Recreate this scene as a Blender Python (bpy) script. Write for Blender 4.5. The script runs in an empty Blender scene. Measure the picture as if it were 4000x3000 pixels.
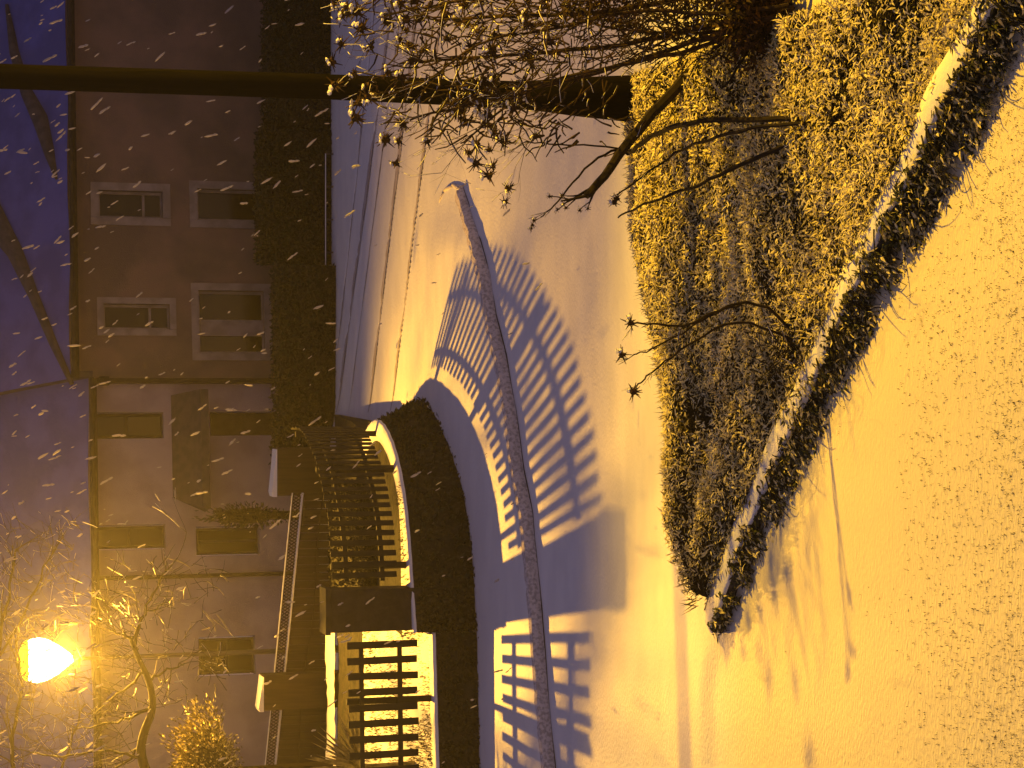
import bpy, math, random
import numpy as np
from mathutils import Vector, Matrix, noise
R = math.radians
rnd = random.Random(11)
C = bpy.context.scene.collection
SC = bpy.context.scene

# ---------------------------------------------------------------- camera
CAM = Vector((0.0, 0.0, 8.5)); PITCH = R(16.7); FPX = 8000.0
cam = bpy.data.cameras.new('camera'); camo = bpy.data.objects.new('camera', cam); C.objects.link(camo)
cam.sensor_width = 36.0; cam.lens = 36.0 * FPX / 4000.0; cam.clip_start = 0.1; cam.clip_end = 2000
Fw = Vector((0, math.cos(PITCH), -math.sin(PITCH))); Up = Vector((0, math.sin(PITCH), math.cos(PITCH))); Rt = Vector((1, 0, 0))
# the photograph lies on its side: its left edge is the top of the scene
camo.matrix_world = Matrix(((-Up.x, Rt.x, -Fw.x, CAM.x), (-Up.y, Rt.y, -Fw.y, CAM.y), (-Up.z, Rt.z, -Fw.z, CAM.z), (0, 0, 0, 1)))
SC.camera = camo

# ---------------------------------------------------------------- sky and light
W = bpy.data.worlds.new('World'); SC.world = W; W.use_nodes = True
wn = W.node_tree; bg = wn.nodes['Background']
sky = wn.nodes.new('ShaderNodeTexSky'); sky.sky_type = 'NISHITA'; sky.sun_disc = False
sky.sun_elevation = R(2.0); sky.sun_rotation = R(150)
mx = wn.nodes.new('ShaderNodeMix'); mx.data_type = 'RGBA'; mx.inputs[0].default_value = 0.8
wn.links.new(sky.outputs[0], mx.inputs[6]); mx.inputs[7].default_value = (1.02, 0.82, 1.42, 1)
wn.links.new(mx.outputs[2], bg.inputs[0]); bg.inputs[1].default_value = 0.122
SC.view_settings.view_transform = 'Standard'; SC.view_settings.look = 'None'
SC.view_settings.exposure = 0; SC.view_settings.gamma = 1
LAMP = Vector((-5.2, 39.5, 5.86))
LAMP2 = Vector((15.0, 22.6, 12.5))
def spot(name, loc, aim, watts, col, half, blend, rad):
    l = bpy.data.lights.new(name, 'SPOT'); l.energy = watts; l.color = col; l.spot_size = R(half * 2); l.spot_blend = blend
    l.shadow_soft_size = rad
    o = bpy.data.objects.new(name, l); C.objects.link(o); o.location = loc
    o.rotation_euler = (Vector(aim) - Vector(loc)).to_track_quat('-Z', 'Y').to_euler()
    return o
spot('lamp_light', LAMP + Vector((0.1, -0.45, -0.25)), (-1.3, 20.0, 0), 17300, (1.0, 0.49, 0.045), 67, 1.0, 0.09)
spot('side_lamp_light', LAMP2, (-1.9, 15.9, 0), 29500, (1.0, 0.54, 0.008), 25.5, 0.75, 0.16)

# ---------------------------------------------------------------- pixel helpers
def ray(px, py):
    return (Fw * FPX + Up * (2000 - px) + Rt * (1500 - py)).normalized()
def G(px, py, z=0.0):
    r = ray(px, py); t = (z - CAM.z) / r.z; return CAM + r * t
def P(px, py, D):
    r = ray(px, py); return CAM + r * (D / r.y)

# ---------------------------------------------------------------- helpers
class MB:
    def __init__(s): s.v = []; s.f = []
    def box(s, c, d, M=None):
        M = M or Matrix.Identity(3); c = Vector(c); n = len(s.v)
        for sx in (-.5, .5):
            for sy in (-.5, .5):
                for sz in (-.5, .5):
                    s.v.append(tuple(c + M @ Vector((sx * d[0], sy * d[1], sz * d[2]))))
        s.f += [tuple(n + i for i in q) for q in ((0,1,3,2),(4,6,7,5),(0,4,5,1),(2,3,7,6),(0,2,6,4),(1,5,7,3))]
        return s
    def tube(s, pts, rads, n=6, cap=True):
        pts = [Vector(p) for p in pts]; b = len(s.v); prev = None
        for i, p in enumerate(pts):
            t = (pts[min(i+1, len(pts)-1)] - pts[max(i-1, 0)]).normalized()
            a = prev if prev else (Vector((1, 0, 0)) if abs(t.x) < .9 else Vector((0, 1, 0)))
            u = (a - t * a.dot(t)).normalized(); w = t.cross(u); prev = u
            for k in range(n):
                q = 2 * math.pi * k / n
                s.v.append(tuple(p + (u * math.cos(q) + w * math.sin(q)) * rads[i]))
        for i in range(len(pts) - 1):
            for k in range(n):
                s.f.append((b+i*n+k, b+i*n+(k+1) % n, b+(i+1)*n+(k+1) % n, b+(i+1)*n+k))
        if cap:
            s.f.append(tuple(b + k for k in range(n))[::-1]); s.f.append(tuple(b + (len(pts)-1)*n + k for k in range(n)))
        return s
    def ball(s, c, r, n=8, m=5, jit=0.0, M=None):
        c = Vector(c); b = len(s.v); M = M or Matrix.Identity(3)
        if not hasattr(r, '__len__'): r = (r, r, r)
        for i in range(m + 1):
            th = math.pi * i / m
            for k in range(n):
                q = 2 * math.pi * k / n; j = 1 + jit * (rnd.random() - .5)
                s.v.append(tuple(c + M @ Vector((r[0]*math.sin(th)*math.cos(q)*j, r[1]*math.sin(th)*math.sin(q)*j, r[2]*math.cos(th)*j))))
        for i in range(m):
            for k in range(n):
                s.f.append((b+i*n+k, b+(i+1)*n+k, b+(i+1)*n+(k+1) % n, b+i*n+(k+1) % n))
        return s
    def blade(s, p, d, L, w, side=None, bend=0.0):
        p = Vector(p); d = Vector(d).normalized()
        a = side or Vector((rnd.uniform(-1,1), rnd.uniform(-1,1), rnd.uniform(-1,1)))
        sd = d.cross(a); sd = sd.normalized() if sd.length > 1e-4 else Vector((1,0,0)); nn = sd.cross(d)
        n = len(s.v)
        s.v += [tuple(p - sd*w*.25), tuple(p + sd*w*.25), tuple(p + d*L*.45 + sd*w*.5 + nn*bend*L*.5), tuple(p + d*L*.45 - sd*w*.5 + nn*bend*L*.5), tuple(p + d*L)]
        s.f += [(n, n+1, n+2, n+3), (n+3, n+2, n+4)]
        return s
    def build(s, name, mat, parent=None, smooth=False, bevel=0):
        me = bpy.data.meshes.new(name); me.from_pydata(s.v, [], s.f); me.validate(); me.update()
        if smooth: me.polygons.foreach_set('use_smooth', [True] * len(me.polygons))
        me.materials.append(mat)
        o = bpy.data.objects.new(name, me); C.objects.link(o)
        if parent: o.parent = parent; o.matrix_parent_inverse = parent.matrix_world.inverted() if False else Matrix.Translation(-parent.location)
        if bevel:
            b = o.modifiers.new('b', 'BEVEL'); b.width = bevel; b.segments = 2
        return o
def tag(o, label=None, cat=None, group=None, kind=None):
    if label: o['label'] = label
    if cat: o['category'] = cat
    if group: o['group'] = group
    if kind: o['kind'] = kind
    return o
def thing(name, label, cat, loc=(0, 0, 0), group=None):
    o = bpy.data.objects.new(name, None); C.objects.link(o); o.location = loc; o.empty_display_size = .2
    return tag(o, label, cat, group)
def ss(a, b, x):
    t = min(1, max(0, (x - a) / (b - a))); return t * t * (3 - 2 * t)

# ---------------------------------------------------------------- materials
def mat(name, col, col2=None, scale=8, rough=.8, bump=0.0, bscale=40, detail=6, metal=0, spec=.3, emis=None, estr=0, trans=0, stretch=None, ramp=(.4, .6)):
    m = bpy.data.materials.new(name); m.use_nodes = True; nt = m.node_tree; p = nt.nodes['Principled BSDF']
    p.inputs['Roughness'].default_value = rough; p.inputs['Metallic'].default_value = metal
    p.inputs['Specular IOR Level'].default_value = spec
    p.inputs['Base Color'].default_value = (*col, 1)
    tc = nt.nodes.new('ShaderNodeTexCoord'); mp = nt.nodes.new('ShaderNodeMapping'); nt.links.new(tc.outputs['Object'], mp.inputs[0])
    if stretch: mp.inputs['Scale'].default_value = stretch
    if col2:
        n = nt.nodes.new('ShaderNodeTexNoise'); n.inputs['Scale'].default_value = scale; n.inputs['Detail'].default_value = detail
        r = nt.nodes.new('ShaderNodeValToRGB'); r.color_ramp.elements[0].color = (*col, 1); r.color_ramp.elements[1].color = (*col2, 1)
        r.color_ramp.elements[0].position = ramp[0]; r.color_ramp.elements[1].position = ramp[1]
        nt.links.new(mp.outputs[0], n.inputs[0]); nt.links.new(n.outputs[0], r.inputs[0]); nt.links.new(r.outputs[0], p.inputs['Base Color'])
    if bump:
        n2 = nt.nodes.new('ShaderNodeTexNoise'); n2.inputs['Scale'].default_value = bscale; n2.inputs['Detail'].default_value = 4
        b = nt.nodes.new('ShaderNodeBump'); b.inputs['Strength'].default_value = 1.0; b.inputs['Distance'].default_value = bump
        nt.links.new(mp.outputs[0], n2.inputs[0]); nt.links.new(n2.outputs[0], b.inputs['Height']); nt.links.new(b.outputs[0], p.inputs['Normal'])
    if emis:
        p.inputs['Emission Color'].default_value = (*emis, 1); p.inputs['Emission Strength'].default_value = estr
    if trans:
        t = nt.nodes.new('ShaderNodeBsdfTranslucent'); t.inputs[0].default_value = (*col, 1)
        ms = nt.nodes.new('ShaderNodeMixShader'); ms.inputs[0].default_value = trans
        out = nt.nodes['Material Output']
        nt.links.new(p.outputs[0], ms.inputs[1]); nt.links.new(t.outputs[0], ms.inputs[2]); nt.links.new(ms.outputs[0], out.inputs[0])
    return m
M = {}
M['snow'] = mat('snow', (.86, .86, .88), (.80, .80, .83), scale=1.2, rough=.55, bump=.010, bscale=18, stretch=(1, 2.2, 1))
M['cap'] = mat('snow_cap', (.88, .88, .90), rough=.6, bump=.01, bscale=18)
M['flake'] = mat('snow_flake', (.62, .60, .62), rough=.8, trans=.5)
M['kerb'] = mat('kerb_stone', (.70, .64, .64), (.42, .38, .38), scale=22, rough=.9, bump=.01, bscale=30, ramp=(.45, .62))
M['bank'] = mat('bank_soil', (.018, .018, .012), (.035, .03, .02), scale=5, rough=1, bump=.04, bscale=12)
M['ivy'] = mat('ivy_leaf', (.02, .03, .012), (.045, .04, .02), scale=7, rough=.6)
M['darkwood'] = mat('dark_timber', (.010, .008, .007), (.018, .014, .011), scale=12, rough=.8, bump=.003, stretch=(1, 1, .2))
M['board'] = mat('board_timber', (.045, .028, .018), (.028, .018, .012), scale=3, rough=.85, bump=.006, bscale=20, stretch=(8, 8, .5))
M['roofsnow'] = mat('dusk_tint_roof_snow', (.09, .11, .40), (.06, .08, .30), scale=1.4, rough=.8, bump=.01, bscale=9)  # blue dusk skylight and shade put into the snow colour
M['brick'] = mat('dark_brick', (.022, .018, .015), (.038, .03, .026), scale=6, rough=.9, bump=.01, bscale=25)
M['stone'] = mat('garden_wall_stone', (.10, .09, .09), (.045, .04, .045), scale=9, rough=.95, bump=.02, bscale=22)
M['render'] = mat('house_pebbledash', (.34, .28, .34), (.25, .20, .25), scale=1.3, rough=.95, bump=.01, bscale=60)
M['render2'] = mat('house_render_brown', (.23, .155, .12), (.15, .11, .09), scale=.9, rough=.95, bump=.01, bscale=60)
M['frame'] = mat('window_frame_paint', (.31, .26, .24), (.22, .185, .165), scale=3, rough=.6)
M['glass'] = mat('dark_window_glass', (.010, .010, .010), rough=.15, spec=.5)
M['slate'] = mat('canopy_slate', (.045, .04, .05), (.07, .06, .07), scale=6, rough=.8, bump=.01)
M['pole'] = mat('pole_timber', (.004, .004, .004), (.007, .006, .005), scale=4, rough=1, spec=.0, bump=.004, stretch=(6, 6, .4))
M['metal'] = mat('lamp_metal', (.09, .075, .06), rough=.6, metal=.3)
M['bark'] = mat('dark_bark', (.010, .007, .005), (.005, .004, .003), scale=14, rough=.9, bump=.004)
M['twig'] = mat('twig_bark', (.028, .018, .010), (.012, .008, .005), scale=12, rough=.85)
M['seed'] = mat('dried_seed_head', (.05, .022, .010), (.022, .012, .008), scale=30, rough=.9)
M['leaf'] = mat('hedge_leaf', (.07, .055, .016), (.022, .020, .007), scale=4, rough=.6)  # darkened to deepen the shade in the gaps between leaves
M['leafd'] = mat('hedge_inner_shade', (.016, .012, .007), rough=1)  # near-black fill standing in for shade inside the foliage
M['blade'] = mat('grass_blade', (.17, .13, .035), (.09, .08, .025), scale=3, rough=.7)
M['yucca'] = mat('yucca_leaf', (.42, .36, .12), (.14, .12, .04), scale=9, rough=.6)
M['lamplit_frost'] = mat('lamplit_frosted_leaf', (.88, .80, .46), (.62, .54, .24), scale=6, rough=.7)  # frost with the yellow lamplight put into its colour
M['bushtwig'] = mat('shrub_twig', (.018, .010, .005), (.045, .022, .009), scale=9, rough=.9)
M['deadleaf'] = mat('dead_leaf', (.05, .022, .010), (.018, .010, .006), scale=5, rough=.8)
M['limb'] = mat('black_limb_bark', (.010, .007, .005), (.02, .013, .008), scale=10, rough=.95, bump=.004)
M['track'] = mat('worn_snow', (.34, .30, .30), (.52, .48, .50), scale=9, rough=.9, stretch=(.3, 2, 1))
M['bulb'] = mat('lamp_bulb_glow', (1, .9, .6), emis=(1.0, .82, .42), estr=9)
M['rimglow'] = mat('lamp_rim_glow', (1, .7, .1), emis=(1.0, .66, .03), estr=1.6)  # painted yellow rim of glow on neck and hood, not light sources

# ---------------------------------------------------------------- ground levels
kerb_px = [(1811,739),(1876,941),(1916,1078),(1938,1230),(1977,1390),(2016,1600),(2046,1839),(2080,2008),(2100,2212),(2117,2390),(2141,2697),(2168,2981),(2200,3400),(2230,3900)]
KB = [G(a, b, 0.0) for a, b in kerb_px][::-1]           # left to right
kx = np.array([p.x for p in KB]); ky = np.array([p.y for p in KB])
near_px = [(2200,0),(2260,500),(2300,934),(2350,1368),(2415,1900),(2454,2169),(2488,2476),(2554,2976),(2620,3500)]
NB = [G(a, b, 0.05) for a, b in near_px][::-1]
nx = np.array([p.x for p in NB]); ny = np.array([p.y for p in NB])
wall_px = [(2770,2440),(2893,2060),(3060,1690),(3225,1310),(3425,865),(3610,500),(3810,80),(3960,-250)]
WT = .17
WL = [G(a, b, WT) for a, b in wall_px]                  # wall centre line, left to right
wx = np.array([p.x for p in WL]); wy = np.array([p.y for p in WL])
tracks = []
for pts, wd, dp in (([(1720,-50),(1690,350),(1670,630),(1627,963),(1594,1194),(1504,1614)], .035, .05),
                ([(1625,0),(1600,300),(1583,500),(1533,934),(1475,1368),(1431,1614)], .04, .06),
                ([(1530,0),(1505,250),(1482,500),(1417,847),(1345,1368),(1323,1614)], .05, .06),
                ([(1560,0),(1530,300),(1505,520),(1450,860),(1385,1368),(1360,1614)], .10, .02),
                ([(1460,0),(1440,300),(1420,500),(1370,847),(1320,1368)], .06, .03)):
    t = sorted([G(a, b, 0.0) for a, b in pts], key=lambda p: p.x)
    tx_ = np.array([p.x for p in t]); cf = np.polyfit(tx_, [p.y for p in t], 1); tx_ = np.linspace(tx_[0], tx_[-1] + 4, 60)
    tracks.append((tx_, np.polyval(cf, tx_), wd, dp))
def sst(a, b, x):
    t = np.clip((x - a) / (b - a), 0, 1); return t * t * (3 - 2 * t)
def fbm(X, Y, s, seed=0):
    Z = np.zeros_like(X); rr = np.random.RandomState(seed)
    for o in range(9):
        a = rr.uniform(0, 2*np.pi); k = s * rr.uniform(.6, 2.6)
        Z += np.sin(X * k * np.cos(a) + Y * k * np.sin(a) + rr.uniform(0, 6.28)) / 9 * (s / k) ** .5
    return Z
XS = kx[-1]
def height(X, Y):
    Z = np.zeros_like(X)
    yk = np.interp(X, kx, ky)
    pav = sst(0.0, .07, Y - yk - .06) * .145 * (1 - sst(XS - 1.0, XS - .05, X)) * (1 - sst(31.2, 34.5, Y) * sst(-1.6, -.3, X))
    Z += pav
    yn = np.interp(X, nx, ny)
    Z += .035 * np.clip(yn - Y, 0, 2.6)
    yw = np.interp(X, wx, wy)
    # lawn falls slightly below the wall on the right
    ye = yw + .35 * (1 - sst(wx[0] - .8, wx[0], X))
    Z -= sst(-.25, .25, ye - Y) * (.05 + .09 * sst(-1, 3, X))
    bed = (1 - sst(-.05, .0, yw - Y)) * sst(0, .9, (yn - 1.2) - Y) * sst(wx[0] - .05, wx[0] + .5, X)
    Z += bed * .02
    for tx, ty, wd, dp in tracks:
        d = np.abs(Y - np.interp(X, tx, ty)) / wd
        fade = sst(tx[0] - .1, tx[0] + 1.5, X)
        Z += (-dp * np.exp(-d**2) + dp*.35*np.exp(-(d-1.8)**2)) * fade
    Z += fbm(X, Y, .9, 1) * .008 + fbm(X, Y, 3.5, 2) * .007 + fbm(X, Y, 14, 3) * .0018 * (Y < 22)
    return Z
def axis(lo, hi, st, far):
    a = list(np.arange(lo, hi, st)); s = st; x = a[-1]
    while x < far: s *= 1.3; x += s; a.append(x)
    s = st; x = a[0]; b = []
    while x > -far: s *= 1.3; x -= s; b.append(x)
    return np.array(b[::-1] + a)
ax = axis(-7.5, 9.0, .055, 400); ay = axis(11.0, 43.0, .05, 500)
X, Y = np.meshgrid(ax, ay); Z = height(X, Y)
me = bpy.data.meshes.new('ground_snow')
nvx, nvy = len(ax), len(ay)
co = np.stack([X.ravel(), Y.ravel(), Z.ravel()], 1)
idx = np.arange(nvx * nvy).reshape(nvy, nvx)
fc = np.stack([idx[:-1, :-1].ravel(), idx[:-1, 1:].ravel(), idx[1:, 1:].ravel(), idx[1:, :-1].ravel()], 1)
me.vertices.add(len(co)); me.vertices.foreach_set('co', co.ravel())
me.loops.add(fc.size); me.loops.foreach_set('vertex_index', fc.ravel())
me.polygons.add(len(fc)); me.polygons.foreach_set('loop_start', np.arange(0, fc.size, 4)); me.polygons.foreach_set('loop_total', np.full(len(fc), 4))
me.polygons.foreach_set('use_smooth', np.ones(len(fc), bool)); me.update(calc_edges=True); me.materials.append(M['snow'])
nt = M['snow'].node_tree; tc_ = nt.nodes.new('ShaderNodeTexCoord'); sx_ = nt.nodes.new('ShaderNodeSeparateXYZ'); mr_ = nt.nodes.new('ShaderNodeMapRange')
mr_.inputs[1].default_value = 21.2; mr_.inputs[2].default_value = 19.2; mr_.interpolation_type = 'SMOOTHSTEP'      # golden lamplight put into the lawn snow colour nearer than the pavement
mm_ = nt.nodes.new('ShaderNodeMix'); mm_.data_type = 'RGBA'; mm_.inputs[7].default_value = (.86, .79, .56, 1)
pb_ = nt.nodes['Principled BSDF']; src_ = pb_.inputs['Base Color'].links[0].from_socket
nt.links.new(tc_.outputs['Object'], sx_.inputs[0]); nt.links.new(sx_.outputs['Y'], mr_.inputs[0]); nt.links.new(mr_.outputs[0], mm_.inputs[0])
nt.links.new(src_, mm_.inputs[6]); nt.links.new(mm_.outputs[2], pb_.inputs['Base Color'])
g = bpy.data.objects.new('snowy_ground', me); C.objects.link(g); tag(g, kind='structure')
def gz(x, y): return float(height(np.array([x]), np.array([y]))[0])
for tx, ty, hw in [(tracks[0][0], tracks[0][1], .075), (tracks[1][0], tracks[1][1], .10), (tracks[2][0], tracks[2][1], .11), (tracks[3][0], tracks[3][1] - .15, .05), (tracks[4][0], tracks[4][1], .06)]:
    mb = MB(); xs_ = np.arange(tx[0] + .02, tx[-1], .09); k = 0
    ys_ = np.interp(xs_, tx, ty)
    for i in range(len(xs_)):
        w = hw * (.75 + .35 * math.sin(i * .23) * math.sin(i * .071 + 1)) * (.25 + .75 * ss(0, 14, i)) * (1 + .2 * rnd.uniform(-1, 1))
        for sg in (-1, 1):
            y = ys_[i] + sg * w; mb.v.append((xs_[i], y, gz(xs_[i], y) + .012))
        if i: n_ = len(mb.v); mb.f.append((n_-4, n_-2, n_-1, n_-3))
    tag(mb.build('tyre_track', M['track']), kind='structure')
def gz(x, y): return float(height(np.array([x]), np.array([y]))[0])

# kerb face: stones proud of the snow step
mb = MB()
cur = []
for i in range(len(KB) - 1):
    a, b = KB[i], KB[i+1]; n = max(2, int((b - a).length / .12))
    for k in range(n): cur.append(a.lerp(b, k / n))
cur.append(KB[-1]); n = len(cur); b0 = 0
for i, p in enumerate(cur):
    t = (cur[min(i+1, n-1)] - cur[max(i-1, 0)]).normalized(); nn = Vector((-t.y, t.x, 0))
    h = .15 * (1 - .25 * ss(XS - 1.2, XS, p.x)) + .006 * math.sin(i * 2.3) + .008 * rnd.uniform(-1, 1)
    j = .012 * rnd.uniform(-1, 1) + .012 * math.sin(i * .9)
    for off, z in ((0.0 + j, -.05), (0.01 + j, h * .55), (.045 + j, h), (.16, h + .004), (.16, -.05)):
        q = p + nn * off; mb.v.append((q.x, q.y, z))
for i in range(n - 1):
    for k in range(4):
        a = i*5 + k; mb.f.append((a, a+5, a+6, a+1))
mb.f.append((0,1,2,3,4)); e = (n-1)*5; mb.f.append((e+4,e+3,e+2,e+1,e))
tag(mb.build('kerb', M['kerb'], smooth=False), kind='structure')
# dropped end of the kerb: the little hook of grey stone
mb = MB()
hk = [G(1811, 739), G(1770, 722), G(1735, 745), G(1716, 790)]
for i in range(3):
    a, b = hk[i], hk[i+1]; mb.tube([a + Vector((0,0,.0)), a.lerp(b, .5) + Vector((0,0,.01)), b], [.045-.012*i, .04-.012*i, .033-.012*i], 6)
tag(mb.build('kerb_end', M['kerb'], smooth=True), kind='structure')
# thin dark gutter line under the kerb
mb = MB(); pr = None
for i, p in enumerate(cur):
    t = (cur[min(i+1, n-1)] - cur[max(i-1, 0)]).normalized(); nn = Vector((-t.y, t.x, 0))
    w = .022 + .014 * math.sin(i * .37) + .008*rnd.random()
    if p.x > XS - 1.7 and (i % 11) < 6: w = .003
    a = p - nn * .012; b = p - nn * (.012 + max(w, .004)); zz = gz(b.x, b.y) + .006
    mb.v += [(a.x, a.y, zz), (b.x, b.y, zz)]
    if i: k = len(mb.v); mb.f.append((k-4, k-3, k-1, k-2))
tag(mb.build('gutter', M['bank']), kind='structure')

# ---------------------------------------------------------------- raised garden behind the retaining bank
LB = [(-9.0, 29.6, .70), (-5.6, 29.85, .71), (-3.75, 29.95, .74)]
RB = [(-3.75, 29.98, 1.02), (-3.1, 30.1, 1.04), (-2.3, 30.35, 1.03), (-1.6, 30.9, .98), (-1.05, 31.7, .92), (-.72, 32.6, .86), (-.6, 33.5, .8), (-.72, 34.3, .75), (-.95, 34.9, .72)]
def densify(L, st=.12):
    out = []
    for a, b in zip(L[:-1], L[1:]):
        a, b = Vector(a), Vector(b); n = max(1, int((b - a).length / st))
        out += [a.lerp(b, k / n) for k in range(n)]
    return out + [Vector(L[-1])]
def smoothline(L, it=3):
    L = [Vector(p) for p in L]
    for _ in range(it):
        o = [L[0]]
        for a, b in zip(L[:-1], L[1:]): o += [a.lerp(b, .25), a.lerp(b, .75)]
        L = o + [L[-1]]
    return L
LBs = densify(LB); RBs = densify([tuple(p) for p in smoothline(RB)], .1)
def bank(name, L, depth_to, label, lip):
    t = thing(name, label, 'retaining bank', (L[0].x, L[0].y, 0))
    mb = MB(); n = len(L); rows = 7
    for i, p in enumerate(L):
        tt = (L[min(i+1, n-1)] - L[max(i-1, 0)]); tt.z = 0; tt.normalize(); out = Vector((tt.y, -tt.x, 0))
        for k in range(rows):
            f = k / (rows - 1); z = p.z * f + (.10 * (1 - f)); o_ = .30 * (1 - f) ** 1.5
            q = p + out * (o_ + (.05 * rnd.uniform(-1, 1) if 0 < k < rows-1 else 0)); mb.v.append((q.x, q.y, z))
    for i in range(n - 1):
        for k in range(rows - 1):
            a = i*rows + k; mb.f.append((a, a+rows, a+rows+1, a+1))
    mb.build('earth_face', M['bank'], t)
    iv = MB()
    for _ in range(int(n * 34)):
        i = rnd.randrange(n - 1); p = L[i].lerp(L[i+1], rnd.random()); f = rnd.random()
        tt = (L[i+1] - L[i]); tt.z = 0; tt.normalize(); out = Vector((tt.y, -tt.x, 0))
        q = p + out * (.32 * (1 - f) ** 1.5 + rnd.uniform(-.01, .05)); q.z = p.z * f * .93 + .08 * (1 - f)
        iv.blade(q, out * .6 + Vector((rnd.uniform(-1,1), rnd.uniform(-.3,.3), rnd.uniform(-1, .6))), rnd.uniform(.05, .12), rnd.uniform(.03, .06), bend=.2)
    iv.build('ivy', M['ivy'], t)
    # snow rim on the lip
    mb = MB()
    for i, p in enumerate(L):
        tt = (L[min(i+1, n-1)] - L[max(i-1, 0)]); tt.z = 0; tt.normalize(); out = Vector((tt.y, -tt.x, 0))
        for o_, dz in ((.03, -.012), (.035, .02), (.0, .035), (-lip, .038), (-lip, -.05)):
            q = p + out * (o_ + .008 * math.sin(i * 1.7)); mb.v.append((q.x, q.y, p.z + dz))
    for i in range(n - 1):
        for k in range(4):
            a = i*5 + k; mb.f.append((a, a+5, a+6, a+1))
    mb.build('snow_rim', M['cap'], t, smooth=True)
    return t
bank('retaining_bank', LBs, 0, 'dark ivy covered bank under the straight picket fence left of the gate pier', .22)
bank('retaining_bank', RBs, 0, 'dark ivy covered bank curving round the corner under the curved picket fence', .22)
# garden lawn sheets
def sheet(y0, y1, rows, name, m, lift=0):
    mb = MB()
    for i, p in enumerate(LBs):
        a = p.y + .01 if y0 is None else y0
        for k in range(rows + 1):
            y = a + (y1 - a) * k / rows; mb.v.append((p.x, y, p.z + .02 + .018 * (y - p.y) + lift + .012*math.sin(p.x*3+k*1.3) + .012*rnd.uniform(-1,1)))
    for i in range(len(LBs) - 1):
        for k in range(rows): a = i*(rows+1)+k; mb.f.append((a, a+rows+1, a+rows+2, a+1))
    tag(mb.build(name, m, smooth=True), kind='structure')
sheet(None, 34.5, 10, 'garden_lawn', M['snow'])
sheet(34.45, 36.62, 6, 'dark_garden_ground', M['bank'], -.03)  # dark strip between the snowy lawn and the path
sheet(36.6, 37.3, 3, 'garden_path', M['snow'], .03)
mb = MB(); n = len(RBs); INN = []
for i, p in enumerate(RBs):
    tt = RBs[min(i+1, n-1)] - RBs[max(i-1, 0)]; tt.z = 0; tt.normalize(); o = Vector((-tt.y, tt.x, 0))
    w = .75 - .45 * ss(0, n * .45, i) + .1 * ss(n * .6, n, i)
    q = p + o * w; INN.append(q); mb.v += [(p.x, p.y, p.z + .02), (q.x, q.y, p.z + .03)]
for i in range(n - 1): a = i*2; mb.f.append((a, a+2, a+3, a+1))
tag(mb.build('garden_lawn', M['snow'], smooth=True), kind='structure')
mb = MB(); mb.v.append((-2.6, 35.0, .86))
ring = [tuple(p + Vector((0, 0, .025))) for p in INN] + [(-.82, 35.6, .62), (-.70, 37.3, .42), (-.62, 40.7, .04), (-3.75, 40.7, .04), (-3.75, 37.3, .5), (-3.75, 34.5, .87)]
mb.v += ring
for i in range(1, len(mb.v) - 1): mb.f.append((0, i, i + 1))
mb.f.append((0, len(mb.v) - 1, 1))
k0 = len(mb.v); nI = len(INN)
for p in ring[nI-1:nI+3]: mb.v += [p, (p[0] + .02, p[1], -.05)]
for i in range(3): a = k0 + i*2; mb.f.append((a, a+1, a+3, a+2))
tag(mb.build('dark_garden_ground', M['bank'], smooth=False), kind='structure')  # dark sheet standing in for unlit garden lawn
mb = MB()
for _ in range(380):
    k = rnd.randrange(int(n * .42)); p = RBs[k].lerp(INN[k], rnd.random())
    mb.blade((p.x, p.y, p.z + .02), (rnd.uniform(-.6,.6), rnd.uniform(-.6,.6), 1), rnd.uniform(.03, .09), rnd.uniform(.008, .018))
tag(mb.build('garden_grass', M['blade']), kind='stuff')
# grass speckle on the garden lawn seen through the pickets
mb = MB()
for _ in range(10500):
    x = rnd.uniform(-7.5, -3.8); y = 30.02 + 4.5 * rnd.random() ** 1.15
    if noise.noise((x*1.5, y*1.5, 3)) < -.25: continue
    mb.blade((x, y, .72 + (y - 30) * .018), (rnd.uniform(-.6,.6), rnd.uniform(-.6,.6), 1), rnd.uniform(.03, .09), rnd.uniform(.008, .018))
tag(mb.build('garden_grass', M['blade']), kind='stuff')

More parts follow.
